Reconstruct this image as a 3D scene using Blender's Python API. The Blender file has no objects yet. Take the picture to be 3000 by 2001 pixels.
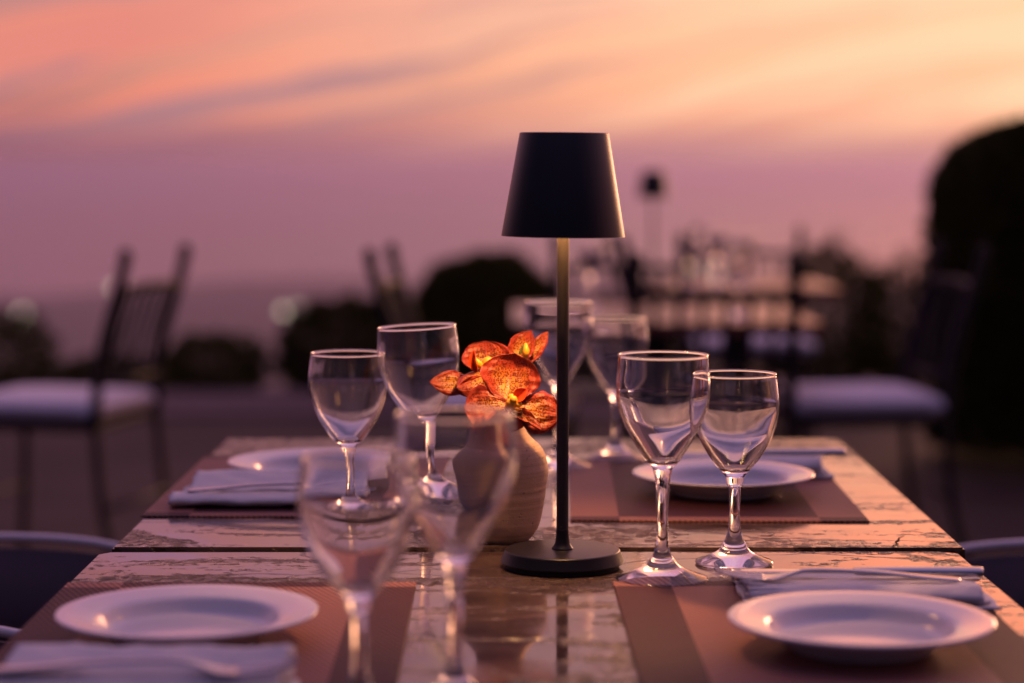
import bpy, bmesh, math, random
from mathutils import Vector, Matrix
R = math.radians
random.seed(7)
C = bpy.context.scene.collection
S = bpy.context.scene

# ------------------------------------------------------------------ camera
cd = bpy.data.cameras.new('camera'); cam = bpy.data.objects.new('camera', cd); C.objects.link(cam)
cam.location = (0, 0, 1.112); cam.rotation_euler = (R(90 - 4.75), 0, 0)
cd.sensor_width = 36; cd.lens = 75.8; cd.clip_start = .05; cd.clip_end = 200000
cd.dof.use_dof = True; cd.dof.focus_distance = 1.97; cd.dof.aperture_fstop = 2.8
S.camera = cam
S.view_settings.view_transform = 'Standard'; S.view_settings.look = 'None'
S.view_settings.exposure = 0; S.view_settings.gamma = 1
S.cycles.use_denoising = True
S.cycles.max_bounces = 18; S.cycles.transmission_bounces = 16; S.cycles.glossy_bounces = 6
S.cycles.diffuse_bounces = 3; S.cycles.transparent_max_bounces = 12
S.cycles.sample_clamp_indirect = 6; S.cycles.blur_glossy = .4

# ------------------------------------------------------------------ node helpers
class NT:
    def __init__(s, tree): s.t = tree; s.n = tree.nodes; s.l = tree.links
    def new(s, kind, **kw):
        n = s.n.new(kind)
        for k, v in kw.items(): setattr(n, k, v)
        return n
    def put(s, sock, v):
        if isinstance(v, bpy.types.NodeSocket): s.l.new(v, sock)
        else: sock.default_value = v
    def math(s, op, a, b=0, clamp=False):
        n = s.new('ShaderNodeMath', operation=op, use_clamp=clamp); s.put(n.inputs[0], a); s.put(n.inputs[1], b); return n.outputs[0]
    def mix(s, f, a, b, blend='MIX'):
        n = s.new('ShaderNodeMix', data_type='RGBA', blend_type=blend); s.put(n.inputs[0], f)
        for i, v in ((6, a), (7, b)):
            s.put(n.inputs[i], v if isinstance(v, bpy.types.NodeSocket) else (*v[:3], 1))
        return n.outputs[2]
    def ramp(s, f, stops, interp='LINEAR'):
        n = s.new('ShaderNodeValToRGB'); s.put(n.inputs[0], f); cr = n.color_ramp; cr.interpolation = interp
        while len(cr.elements) < len(stops): cr.elements.new(1)
        for e, (p, c) in zip(cr.elements, stops):
            e.position = p; e.color = (*c[:3], 1) if hasattr(c, '__len__') else (c, c, c, 1)
        return n.outputs[0]
    def comb(s, x, y, z=0):
        n = s.new('ShaderNodeCombineXYZ')
        for i, v in enumerate((x, y, z)): s.put(n.inputs[i], v)
        return n.outputs[0]
    def noise(s, vec, scale, detail=4, rough=.5, dist=0, dim='3D'):
        n = s.new('ShaderNodeTexNoise', noise_dimensions=dim); s.put(n.inputs['Vector'], vec)
        n.inputs['Scale'].default_value = scale; n.inputs['Detail'].default_value = detail
        n.inputs['Roughness'].default_value = rough; n.inputs['Distortion'].default_value = dist
        return n.outputs[0]
    def smooth(s, x, a, b):
        n = s.new('ShaderNodeMapRange', interpolation_type='SMOOTHSTEP'); s.put(n.inputs[0], x)
        n.inputs[1].default_value = a; n.inputs[2].default_value = b; return n.outputs[0]
    def bump(s, h, dist=.001, strength=1):
        n = s.new('ShaderNodeBump'); s.put(n.inputs['Height'], h); n.inputs['Distance'].default_value = dist
        n.inputs['Strength'].default_value = strength; return n.outputs[0]

def material(name, base=(.5, .5, .5), rough=.5, metal=0, **kw):
    m = bpy.data.materials.new(name); m.use_nodes = True
    t = NT(m.node_tree); b = t.n['Principled BSDF']
    b.inputs['Base Color'].default_value = (*base, 1); b.inputs['Roughness'].default_value = rough
    b.inputs['Metallic'].default_value = metal
    for k, v in kw.items(): b.inputs[k].default_value = v
    m['_'] = 0; del m['_']
    return m, t, b
def objco(t): return t.new('ShaderNodeTexCoord').outputs['Object']

# ------------------------------------------------------------------ world: dusk sky with streaked cloud
SUN_AZ, SUN_EL = R(24), R(7)
w = bpy.data.worlds.new('World'); S.world = w; w.use_nodes = True
t = NT(w.node_tree); t.n.clear()
d = t.new('ShaderNodeTexCoord').outputs['Generated']
sx = t.new('ShaderNodeSeparateXYZ'); t.l.new(d, sx.inputs[0])
az = t.math('ARCTAN2', sx.outputs[0], sx.outputs[1]); el = t.math('ARCSINE', sx.outputs[2])
elp = t.math('MAXIMUM', el, 0)
e2 = t.math('POWER', t.math('DIVIDE', elp, 1.5708), .5)          # sqrt spreads the low band
def E(x): return (x / 1.5708) ** .5
west = t.ramp(e2, [(0, (.46, .19, .25)), (E(.008), (.49, .195, .24)), (E(.018), (.70, .27, .23)), (E(.032), (.94, .385, .25)),
                   (E(.055), (1.0, .44, .28)), (E(.085), (.98, .42, .33)), (E(.14), (.92, .36, .38)), (E(.23), (.84, .33, .40)), (E(.40), (.84, .37, .54)), (E(.80), (.64, .36, .62)), (1, (.30, .225, .48))])
east = t.ramp(e2, [(0, (.02, .016, .03)), (E(.10), (.024, .018, .036)), (E(.36), (.035, .028, .06)), (E(.80), (.10, .08, .21)), (1, (.30, .225, .48))])
cosaz = t.math('COSINE', t.math('SUBTRACT', az, SUN_AZ))
near = t.smooth(cosaz, -.2, .88)
base = t.mix(near, east, west)
# yellow glow round the set sun, wide and soft
glow = t.smooth(cosaz, .865, 1.0)
base = t.mix(t.math('MULTIPLY', glow, t.ramp(e2, [(0, .05), (E(.012), .12), (E(.03), .55), (E(.06), .95), (E(.16), .5), (E(.5), .0)])), base, (1.12, .58, .31))
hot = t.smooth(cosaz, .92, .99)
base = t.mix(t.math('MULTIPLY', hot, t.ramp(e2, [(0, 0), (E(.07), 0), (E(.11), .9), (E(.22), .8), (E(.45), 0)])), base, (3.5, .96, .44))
viol = t.math('MULTIPLY', t.smooth(az, .16, -.22), near)
base = t.mix(t.math('MULTIPLY', viol, t.ramp(e2, [(0, 0), (E(.08), 0), (E(.14), .75), (E(.5), .8), (E(1.1), 0)])), base, (.68, .36, .70))
# left of the sun the low sky is duller and rosier
side = t.smooth(az, .10, -.32)
base = t.mix(t.math('MULTIPLY', side, t.ramp(e2, [(0, .78), (E(.015), .8), (E(.05), .6), (E(.09), .62), (E(.14), .25), (E(.5), 0)])), base, (.22, .075, .135))
# long cloud streaks, climbing to the right
s1 = t.math('SUBTRACT', el, t.math('MULTIPLY', az, .19))
wob = t.math('MULTIPLY', t.math('SUBTRACT', t.noise(t.comb(t.math('MULTIPLY', az, 9), t.math('MULTIPLY', el, 22), 9.1), 1, 3), .5), .022)
n1 = t.noise(t.comb(t.math('MULTIPLY', az, 3.4), t.math('MULTIPLY', t.math('ADD', s1, wob), 62), 2.3), 1.0, 4, .5, .2)
n2 = t.noise(t.comb(t.math('MULTIPLY', az, 5), t.math('MULTIPLY', t.math('ADD', s1, wob), 80), 7.7), 1.0, 4, .5, .3)
low = t.ramp(e2, [(0, .0), (E(.010), .15), (E(.03), 1), (E(.3), .8), (E(.7), .3), (1, .15)])
cl = t.math('MULTIPLY', t.smooth(n1, .45, .55), low)
grey = t.mix(near, (.05, .045, .09), (.38, .20, .25))
base = t.mix(t.math('MULTIPLY', cl, t.ramp(t.smooth(cosaz, .86, .97), [(0, .98), (1, .16)])), base, grey)
lit = t.math('MULTIPLY', t.smooth(n2, .46, .57), low)
litc = t.mix(t.smooth(cosaz, .82, .97), (.90, .255, .18), (1.05, .62, .40))
base = t.mix(t.math('MULTIPLY', lit, t.math('MULTIPLY', near, .8)), base, litc)
sky = t.new('ShaderNodeTexSky', sky_type='NISHITA'); sky.sun_disc = False
sky.sun_elevation = SUN_EL; sky.sun_rotation = SUN_AZ; sky.altitude = 200; sky.dust_density = 2.5
sk = t.mix(1, sky.outputs[0], (.004, .004, .006), 'MULTIPLY')
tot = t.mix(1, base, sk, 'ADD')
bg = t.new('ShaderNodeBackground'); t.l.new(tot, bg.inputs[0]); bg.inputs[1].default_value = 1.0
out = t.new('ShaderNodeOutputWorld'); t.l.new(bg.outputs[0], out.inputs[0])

sl = bpy.data.lights.new('sun', 'SUN'); sl.energy = .75; sl.angle = R(14); sl.color = (1, .48, .26)
sun = bpy.data.objects.new('sun', sl); C.objects.link(sun)
sdir = Vector((math.sin(SUN_AZ) * math.cos(SUN_EL), math.cos(SUN_AZ) * math.cos(SUN_EL), math.sin(SUN_EL)))
sun.rotation_euler = sdir.to_track_quat('Z', 'Y').to_euler(); sun.location = (3, 6, 4)

# ------------------------------------------------------------------ mesh helpers
def obj(name, data, mat=None, parent=None, loc=None, rot=None):
    o = bpy.data.objects.new(name, data); C.objects.link(o)
    if mat is not None and data is not None and not data.materials: data.materials.append(mat)
    if parent: o.parent = parent
    if loc: o.location = loc
    if rot: o.rotation_euler = rot
    return o
def tag(o, label=None, cat=None, group=None, kind=None):
    for k, v in (('label', label), ('category', cat), ('group', group), ('kind', kind)):
        if v: o[k] = v
    return o
def empty(name, loc, rz=0):
    o = bpy.data.objects.new(name, None); C.objects.link(o); o.location = loc; o.rotation_euler = (0, 0, rz); o.empty_display_size = .05; return o
def mesh(name, v, f, smooth=True):
    me = bpy.data.meshes.new(name); me.from_pydata([tuple(p) for p in v], [], f); me.validate(); me.update()
    bm = bmesh.new(); bm.from_mesh(me); bmesh.ops.recalc_face_normals(bm, faces=bm.faces); bm.to_mesh(me); bm.free()
    if smooth:
        for p in me.polygons: p.use_smooth = True
    return me
def join(parts):
    V, F = [], []
    for v, f in parts:
        k = len(V); V += list(v); F += [tuple(i + k for i in q) for q in f]
    return V, F
def lathe(prof, seg=64, closed=False):
    """prof: list of (r, z); r == 0 at ends makes poles. closed joins last to first."""
    V, F, rows = [], [], []
    for r, z in prof:
        if r <= 1e-7: rows.append([len(V)]); V.append((0, 0, z))
        else:
            rows.append(list(range(len(V), len(V) + seg)))
            V += [(r * math.cos(2 * math.pi * i / seg), r * math.sin(2 * math.pi * i / seg), z) for i in range(seg)]
    pr = list(zip(rows, rows[1:])) + ([(rows[-1], rows[0])] if closed else [])
    for a, b in pr:
        for i in range(seg):
            j = (i + 1) % seg
            if len(a) == 1 and len(b) == 1: continue
            if len(a) == 1: F.append((a[0], b[j], b[i]))
            elif len(b) == 1: F.append((a[i], a[j], b[0]))
            else: F.append((a[i], a[j], b[j], b[i]))
    return V, F
def spline(pts, n):
    """Catmull-Rom through pts (tuples of any length)"""
    P = [pts[0]] + list(pts) + [pts[-1]]; out = []
    for k in range(1, len(P) - 2):
        for i in range(n):
            u = i / n; a, b, c, e = P[k - 1], P[k], P[k + 1], P[k + 2]
            out.append(tuple(.5 * (2 * q + (r - p) * u + (2 * p - 5 * q + 4 * r - s) * u * u + (3 * q - p - 3 * r + s) * u ** 3) for p, q, r, s in zip(a, b, c, e)))
    return out + [tuple(pts[-1])]
def tube(pts, rad, seg=10, flat=None):
    """tube along pts; rad number or list; flat=(sx, sz) makes an elliptic section (side, up)"""
    pts = [Vector(p) for p in pts]; n = len(pts)
    rs = rad if hasattr(rad, '__len__') else [rad] * n
    V, F = [], []; up = Vector((0, 0, 1))
    t0 = (pts[1] - pts[0]).normalized()
    if abs(t0.z) > .9: up = Vector((1, 0, 0))
    for i, p in enumerate(pts):
        tg = (pts[min(i + 1, n - 1)] - pts[max(i - 1, 0)]).normalized()
        sd = tg.cross(up).normalized(); up2 = sd.cross(tg).normalized(); up = up2
        fx, fz = flat if flat else (1, 1)
        for k in range(seg):
            a = 2 * math.pi * k / seg
            V.append(p + sd * math.cos(a) * rs[i] * fx + up2 * math.sin(a) * rs[i] * fz)
    for i in range(n - 1):
        for k in range(seg):
            j = (k + 1) % seg
            F.append((i * seg + k, i * seg + j, (i + 1) * seg + j, (i + 1) * seg + k))
    F.append(tuple(range(seg))); F.append(tuple(range((n - 1) * seg, n * seg)))
    return V, F
def boxmesh(name, x0, x1, y0, y1, z0, z1, bev=0, seg=2):
    bm = bmesh.new(); bmesh.ops.create_cube(bm, size=1)
    for v in bm.verts: v.co = Vector(((x0 + x1) / 2 + v.co.x * (x1 - x0), (y0 + y1) / 2 + v.co.y * (y1 - y0), (z0 + z1) / 2 + v.co.z * (z1 - z0)))
    if bev: bmesh.ops.bevel(bm, geom=list(bm.edges), offset=bev, segments=seg, affect='EDGES', profile=.5)
    me = bpy.data.meshes.new(name); bm.to_mesh(me); bm.free(); return me
def rnoise(x, y, seed=0):
    return (math.sin(x * 1.7 + seed) * math.cos(y * 2.3 - seed * 1.3) + .5 * math.sin(x * 3.9 + y * 2.9 + seed * 2.1) + .3 * math.cos(x * 7.3 - y * 5.1 + seed)) / 1.8

# ------------------------------------------------------------------ materials
def mat_stone(name, seed):
    m, t, b = material(name)
    co = objco(t)
    def mapped(loc, rot, sc):
        mp = t.new('ShaderNodeMapping'); t.l.new(co, mp.inputs[0]); mp.inputs['Location'].default_value = loc
        mp.inputs['Rotation'].default_value = (0, 0, R(rot)); mp.inputs['Scale'].default_value = sc; return mp.outputs[0]
    v = mapped((seed * 1.37, seed * .71, seed), 0, (1, 1, 1))
    sv = mapped((seed * 1.37, seed * .71, seed), 7, (2.8, 6.6, 1))
    lv = mapped((seed * 2.1, seed * .33, seed), -6, (2.6, 15, 1))
    big = t.noise(sv, 1.0, 9, .64, 1.0); fine = t.noise(v, 85, 7, .68, .7); mid = t.noise(sv, 3.0, 7, .6, .8); line = t.noise(lv, 1.0, 8, .66, .9)
    fz = t.math('MULTIPLY', t.math('SUBTRACT', fine, .5), .30)
    patch = t.smooth(t.math('ADD', big, fz), .512, .552)                       # rough, unpolished veined areas
    streak = t.math('MULTIPLY', t.smooth(t.math('ADD', line, fz), .575, .62), .9)
    dark = t.math('MULTIPLY', t.math('MAXIMUM', patch, streak), t.math('ADD', .35, t.math('MULTIPLY', t.smooth(fine, .40, .54), .65)))
    nz = t.new('ShaderNodeTexNoise'); t.l.new(sv, nz.inputs['Vector']); nz.inputs['Scale'].default_value = 2.2; nz.inputs['Detail'].default_value = 5
    warp = t.new('ShaderNodeMix', data_type='RGBA', blend_type='LINEAR_LIGHT'); warp.inputs[0].default_value = .18
    t.l.new(sv, warp.inputs[6]); t.l.new(nz.outputs['Color'], warp.inputs[7])
    vo = t.new('ShaderNodeTexVoronoi', feature='DISTANCE_TO_EDGE'); t.l.new(warp.outputs[2], vo.inputs['Vector']); vo.inputs['Scale'].default_value = .8
    vein = t.math('MULTIPLY', t.smooth(vo.outputs['Distance'], .008, .001), .7)
    c = t.ramp(t.math('ADD', t.math('MULTIPLY', mid, .5), t.math('MULTIPLY', line, .5)), [(.30, (.018, .011, .009)), (.44, (.056, .036, .031)), (.55, (.10, .066, .056)), (.63, (.21, .135, .10)), (.78, (.34, .23, .165))])
    pc = t.ramp(t.noise(lv, 9, 6, .7), [(.3, (.018, .010, .006)), (.5, (.045, .026, .016)), (.62, (.09, .054, .033)), (.75, (.19, .118, .072))])
    c = t.mix(dark, c, pc); c = t.mix(vein, c, (.035, .022, .015))
    t.put(b.inputs['Base Color'], c)
    pits = t.smooth(fine, .46, .60)
    ro = t.math('ADD', t.math('ADD', .05, t.math('MULTIPLY', t.math('MULTIPLY', dark, t.math('ADD', .25, t.math('MULTIPLY', pits, .75))), .50)), t.math('MULTIPLY', vein, .3))
    ro = t.math('ADD', ro, t.math('MULTIPLY', t.smooth(mid, .42, .66), .10))
    t.put(b.inputs['Roughness'], ro)
    h = t.math('SUBTRACT', t.math('MULTIPLY', t.math('MULTIPLY', dark, fine), -.8), t.math('MULTIPLY', vein, .5))
    h = t.math('ADD', h, t.math('MULTIPLY', t.noise(v, 9, 3), .10))
    t.put(b.inputs['Normal'], t.bump(h, .0013, .8))
    b.inputs['IOR'].default_value = 1.75
    t.put(b.inputs['Specular IOR Level'], t.math('SUBTRACT', .5, t.math('MULTIPLY', dark, .40)))
    return m
def mat_weave(name, flip=0):
    m, t, b = material(name, rough=.5)
    co = objco(t); s = t.new('ShaderNodeSeparateXYZ'); t.l.new(co, s.inputs[0]); x, y = s.outputs[0], s.outputs[1]
    def band(a, lo, hi): return t.math('MULTIPLY', t.math('GREATER_THAN', a, lo), t.math('LESS_THAN', a, hi))
    cx = t.math('GREATER_THAN', t.math('ABSOLUTE', x), .101); cy = t.math('GREATER_THAN', t.math('ABSOLUTE', y), .2035);
    xor = t.math('MODULO', t.math('ADD', t.math('ADD', cx, cy), float(flip)), 2)
    dg = t.math('SINE', t.math('MULTIPLY', t.math('ADD', x, t.math('MULTIPLY', y, .45)), 2 * math.pi / .0056))
    dg2 = t.math('SINE', t.math('MULTIPLY', y, 2 * math.pi / .0030))
    rib = t.math('ADD', t.math('MULTIPLY', dg, .5), .5)
    dark = t.mix(rib, (.022, .007, .010), (.12, .046, .050)); light = t.mix(rib, (.17, .072, .060), (.40, .19, .155))
    c = t.mix(xor, dark, light)
    c = t.mix(t.math('MULTIPLY', t.noise(co, 30, 4), .15), c, (.1, .05, .05))
    t.put(b.inputs['Base Color'], c)
    t.put(b.inputs['Normal'], t.bump(t.math('ADD', rib, t.math('MULTIPLY', dg2, .25)), .0005, .7))
    b.inputs['Roughness'].default_value = .5; b.inputs['Specular IOR Level'].default_value = .06
    return m
M = {}
M['porcelain'], t, b = material('white porcelain', (.74, .72, .74), .13); b.inputs['Coat Weight'].default_value = .3; b.inputs['Coat Roughness'].default_value = .05
t.put(b.inputs['Roughness'], t.math('ADD', .1, t.math('MULTIPLY', t.noise(objco(t), 40, 4), .12)))
M['black'], t, b = material('black powder coat', (.005, .004, .006), .36); b.inputs['Specular IOR Level'].default_value = .33
t.put(b.inputs['Normal'], t.bump(t.noise(objco(t), 1500, 3), .0002, .35))
M['black_pole'], t, b = material('black satin tube', (.014, .012, .013), .42)
co = objco(t); sp = t.smooth(t.noise(co, 420, 2), .74, .78); t.put(b.inputs['Base Color'], t.mix(t.math('MULTIPLY', sp, .6), (.014, .012, .013), (.3, .25, .16)))
t.put(b.inputs['Normal'], t.bump(t.noise(co, 900, 3), .0002, .4))
M['rubber'], _, _ = material('black rubber', (.01, .01, .01), .8)
M['shade_inside'], _, _ = material('white shade lining', (.35, .3, .25), .6)
m, t, b = material('led'); b.inputs['Emission Color'].default_value = (1, .6, .25, 1); b.inputs['Emission Strength'].default_value = 60; M['led'] = m
m, t, b = material('clear glass', (1, 1, 1), 0); b.inputs['Transmission Weight'].default_value = 1; b.inputs['IOR'].default_value = 1.48; M['glass'] = m
m, t, b = material('steel', (.46, .45, .46), .16, 1); M['steel'] = m
t.put(b.inputs['Roughness'], t.math('ADD', .06, t.math('MULTIPLY', t.noise(objco(t), 120, 4), .12)))
m, t, b = material('napkin linen', (.72, .70, .71), .85); M['linen'] = m
co = objco(t); b.inputs['Sheen Weight'].default_value = .15
t.put(b.inputs['Normal'], t.bump(t.math('ADD', t.noise(co, 1400, 2), t.math('MULTIPLY', t.noise(co, 60, 4), 2.0)), .0008, .5))
m, t, b = material('stoneware', (.5, .4, .3), .75); M['clay'] = m
co = objco(t); s = t.new('ShaderNodeSeparateXYZ'); t.l.new(co, s.inputs[0])
ringn = t.noise(t.comb(0, 0, t.math('MULTIPLY', s.outputs[2], 190)), 1, 4, .6)
c = t.ramp(ringn, [(.3, (.42, .27, .16)), (.55, (.60, .41, .26)), (.75, (.68, .49, .33))])
pit = t.smooth(t.noise(co, 240, 3, .6), .64, .72); c = t.mix(t.math('MULTIPLY', pit, .75), c, (.10, .06, .04))
t.put(b.inputs['Base Color'], c)
h = t.math('ADD', t.math('MULTIPLY', ringn, .9), t.math('ADD', t.math('MULTIPLY', t.noise(co, 500, 4), .4), t.math('MULTIPLY', pit, -1.2)))
t.put(b.inputs['Normal'], t.bump(h, .0012, .8))
m, t, b = material('iron paint', (.014, .012, .017), .6); M['iron'] = m; b.inputs['Specular IOR Level'].default_value = .25
m, t, b = material('aluminium tube', (.80, .72, .72), .4, .25); M['alu'] = m
m, t, b = material('sling fabric', (.10, .070, .085), .75); M['sling'] = m
t.put(b.inputs['Normal'], t.bump(t.noise(objco(t), 700, 2), .0006, .6))
m, t, b = material('cushion canvas', (.82, .76, .82), .9); M['cushion'] = m
t.put(b.inputs['Normal'], t.bump(t.noise(objco(t), 18, 4), .01, .4))
m, t, b = material('terrace paving', (.2, .15, .14), .7); M['paving'] = m; b.inputs['Specular IOR Level'].default_value = .12
co = objco(t)
t.put(b.inputs['Base Color'], t.ramp(t.noise(co, 1.3, 8, .6), [(.3, (.026, .015, .014)), (.7, (.060, .037, .032))]))
t.put(b.inputs['Normal'], t.bump(t.noise(co, 25, 6), .01, .5))
m, t, b = material('pale kerb stone', (.33, .27, .26), .75); M['kerb'] = m; b.inputs['Specular IOR Level'].default_value = .12
t.put(b.inputs['Base Color'], t.ramp(t.noise(objco(t), 3, 8, .6), [(.3, (.09, .058, .062)), (.7, (.15, .10, .105))]))
m, t, b = material('hillside soil', (.05, .045, .03), .95); M['hill'] = m
t.put(b.inputs['Base Color'], t.ramp(t.noise(objco(t), .1, 8, .6), [(.3, (.03, .035, .02)), (.7, (.08, .06, .045))]))
m, t, b = material('sea water', (.03, .025, .05), .22); M['sea'] = m; b.inputs['IOR'].default_value = 1.33
co = objco(t); t.put(b.inputs['Normal'], t.bump(t.noise(co, .02, 6, .6), 3, .3))
def mat_leaf(name, c0, c1):
    m, t, b = material(name, c0, .55)
    r = t.new('ShaderNodeNewGeometry').outputs['Random Per Island']
    t.put(b.inputs['Base Color'], t.mix(r, c0, c1)); b.inputs['Specular IOR Level'].default_value = .08
    return m
M['leaf_dark'] = mat_leaf('dark leaf', (.034, .034, .007), (.115, .108, .020))
M['leaf_olive'] = mat_leaf('olive leaf', (.040, .045, .006), (.130, .128, .016))
M['bark'], _, _ = material('bark', (.05, .035, .025), .9)
m, t, b = material('lamp globe'); b.inputs['Emission Color'].default_value = (1, .88, .62, 1); b.inputs['Emission Strength'].default_value = 1.3; M['globe'] = m

def mat_petal(name, back=False):
    m, t, b = material(name, rough=.45)
    uv = t.new('ShaderNodeUVMap'); uv.uv_map = 'UVMap'
    s = t.new('ShaderNodeSeparateXYZ'); t.l.new(uv.outputs[0], s.inputs[0]); u, v = s.outputs[0], s.outputs[1]
    av = t.math('ABSOLUTE', v)                                   # 0 midrib .. 1 rim
    geo = objco(t)
    nz = t.noise(geo, 90, 3)
    edge = t.math('ADD', t.math('MAXIMUM', av, t.math('MULTIPLY', t.math('SUBTRACT', u, .25), 1.25)), t.math('MULTIPLY', t.math('SUBTRACT', nz, .5), .5))
    c = t.ramp(edge, [(.10, (.58, .29, .03)), (.38, (.52, .20, .025)), (.60, (.40, .066, .02)), (1.0, (.29, .028, .022))])
    # a cloud of dark spots, smaller and closer to the throat, fading at the rim
    sv = t.new('ShaderNodeMapping'); t.l.new(geo, sv.inputs[0])
    vo = t.new('ShaderNodeTexVoronoi'); t.l.new(sv.outputs[0], vo.inputs['Vector']); vo.inputs['Scale'].default_value = 560; vo.inputs['Randomness'].default_value = .9
    dens = t.math('ADD', t.ramp(edge, [(.0, .42), (.40, .54), (.70, .44), (.98, .08)]), t.math('MULTIPLY', t.math('SUBTRACT', t.noise(geo, 130, 3), .5), .35))
    spot = t.math('MULTIPLY', t.math('LESS_THAN', vo.outputs['Distance'], dens), .9)
    c = t.mix(spot, c, (.13, .008, .012))
    rib = t.smooth(av, .09, .0); c = t.mix(t.math('MULTIPLY', rib, .35), c, (.45, .03, .03))
    if back: c = t.mix(.75, c, (.42, .035, .02))
    t.put(b.inputs['Base Color'], c)
    b.inputs['Subsurface Weight'].default_value = .0
    tr = t.new('ShaderNodeBsdfTranslucent'); t.put(tr.inputs[0], c)
    mx = t.new('ShaderNodeMixShader'); mx.inputs[0].default_value = .16
    t.l.new(b.outputs[0], mx.inputs[1]); t.l.new(tr.outputs[0], mx.inputs[2]); t.l.new(mx.outputs[0], t.n['Material Output'].inputs[0])
    vein = t.math('SINE', t.math('MULTIPLY', t.math('ADD', v, t.math('MULTIPLY', nz, .15)), 40))
    t.put(b.inputs['Normal'], t.bump(t.math('ADD', t.math('MULTIPLY', vein, .3), nz), .0006, .5))
    return m
M['petal'] = mat_petal('spotted petal'); M['petal_red'] = mat_petal('red petal', True)
M['throat'], _, _ = material('yellow throat', (.85, .45, .03), .4)
M['lip'], _, _ = material('red lip', (.62, .07, .015), .4)
M['stalk'], _, _ = material('green stalk', (.10, .13, .03), .5)

# ------------------------------------------------------------------ setting
terr = obj('terrace_floor', boxmesh('terrace_floor', -9, 9, -3, 9.32, -.4, 0), M['paving']); tag(terr, kind='structure')
kerb = obj('kerb', boxmesh('kerb', -9, 9, 9.32, 10.35, -.4, .018, .012), M['kerb']); tag(kerb, kind='structure')
# hillside: one sheet from the terrace down to the shore
V, F = [], []
ys = [10.34, 11, 13, 18, 30, 60, 100, 200, 400, 700, 950]
zs = [-.05, -.08, -.35, -1.2, -3.5, -9, -16, -35, -80, -130, -156]
nx = 41
for y_, z_ in zip(ys, zs):
    wd = 9 + (y_ - 10) * 2.5 + 10
    for i in range(nx):
        x_ = (i / (nx - 1) * 2 - 1) * wd
        V.append((x_, y_, z_ + (0 if y_ < 14 else rnoise(x_ * .06, y_ * .05, 2) * min(2, (y_ - 13) * .02))))
for j in range(len(ys) - 1):
    for i in range(nx - 1):
        a = j * nx + i; F.append((a, a + 1, a + nx + 1, a + nx))
tag(obj('hillside', mesh('hillside', V, F), M['hill']), kind='structure')
V, F = [], []
for rr in (700, 2000, 7000, 20000, 40000):
    for i in range(25):
        a = R(-80 + 160 * i / 24); V.append((rr * math.sin(a), rr * math.cos(a), -150))
for j in range(4):
    for i in range(24):
        a = j * 25 + i; F.append((a, a + 1, a + 26, a + 25))
tag(obj('sea', mesh('sea', V, F), M['sea']), kind='structure')

V, F = [], []
for k in range(61):
    a = R(-75 + 150 * k / 60); sh = 2720 + 260 * rnoise(k * .23, 1.3, 5) + 110 * rnoise(k * .9, 2, 3)
    for f_, z_ in ((.3, -140), (.55, -146), (.8, -146.5), (.97, -148.5), (1, -150.5)): V.append((sh * f_ * math.sin(a), sh * f_ * math.cos(a), z_ + (3 * rnoise(k * 1.3, f_ * 9, 4) if .4 < f_ < .9 else 0)))
for k in range(60):
    for q in range(4): a = k * 5 + q; F.append((a, a + 1, a + 6, a + 5))
tag(obj('coast', mesh('coast', V, F), M['hill']), kind='structure')

# ------------------------------------------------------------------ bushes
def leafcloud(n, fn, size, rng):
    V, F = [], []
    for _ in range(n):
        p, nrm = fn(rng); L = size * rng.uniform(.6, 1.35); W = L * rng.uniform(.38, .55)
        dirv = (nrm + Vector((rng.uniform(-1, 1), rng.uniform(-1, 1), rng.uniform(-.7, 1))) * .9).normalized()
        sd = dirv.cross(Vector((rng.uniform(-1, 1), rng.uniform(-1, 1), rng.uniform(-1, 1)))).normalized()
        k = len(V)
        V += [p, p + dirv * L * .5 + sd * W * .5, p + dirv * L, p + dirv * L * .5 - sd * W * .5]; F.append((k, k + 1, k + 2, k + 3))
    return V, F
def bush(name, label, loc, rx, ry, h, n, leaf, mat, wob=.18, seed=1, group='shrubs along the terrace edge', col=False, cat='bush'):
    rng = random.Random(seed); root = empty(name, loc)
    def fn(r):
        while True:
            u = Vector((r.gauss(0, 1), r.gauss(0, 1), r.gauss(0, 1)))
            if u.length > .01: break
        u.normalize(); bl = 1 + wob * rnoise(u.x * 3.2, u.z * 3.2 + u.y * 2, seed)
        k = r.random() ** .33 if r.random() < .35 else r.uniform(.86, 1.02)
        if col:      # tall clipped column with a rounded head
            zz = (u.z * .5 + .5); a = math.atan2(u.y, u.x)
            z_ = r.random(); prof = max(0, 1 - max(0, (z_ - .79) / .21) ** 2.5) ** .4 * (.97 + .03 * math.sin(z_ * 8 + 2.6))
            if r.random() < .12: prof *= r.random() ** .5; z_ = min(1, z_ * 1.0)
            rr = prof * bl * r.uniform(.86, 1.0)
            return Vector((math.cos(a) * rx * rr, math.sin(a) * ry * rr, .05 + z_ * (h - .05))), Vector((u.x, u.y, .4))
        z_ = h * (.42 + .58 * u.z * k * bl) if u.z > 0 else h * (.42 + .40 * u.z * k * bl)
        return Vector((u.x * rx * k * bl, u.y * ry * k * bl, max(.02, z_))), u
    Vv, Ff = leafcloud(n, fn, leaf, rng)
    obj('crown', mesh('crown', Vv, Ff, False), mat, root)
    tr = [tube(spline([(0, 0, -.12), (.02, .01, h * .25), (-.01, .02, h * .62)], 5), [max(.006, .03 * (1 - i / 13)) for i in range(11)], 7)]
    for k in range(5):
        a = k * 1.26 + seed; tr.append(tube([(0, 0, h * .12), (math.cos(a) * rx * .3, math.sin(a) * ry * .3, h * .35), (math.cos(a) * rx * .62, math.sin(a) * ry * .62, h * .6)], [.014, .01, .004], 6))
    obj('trunk', mesh('trunk', *join(tr)), M['bark'], root)
    tag(root, label, cat, group)
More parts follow.
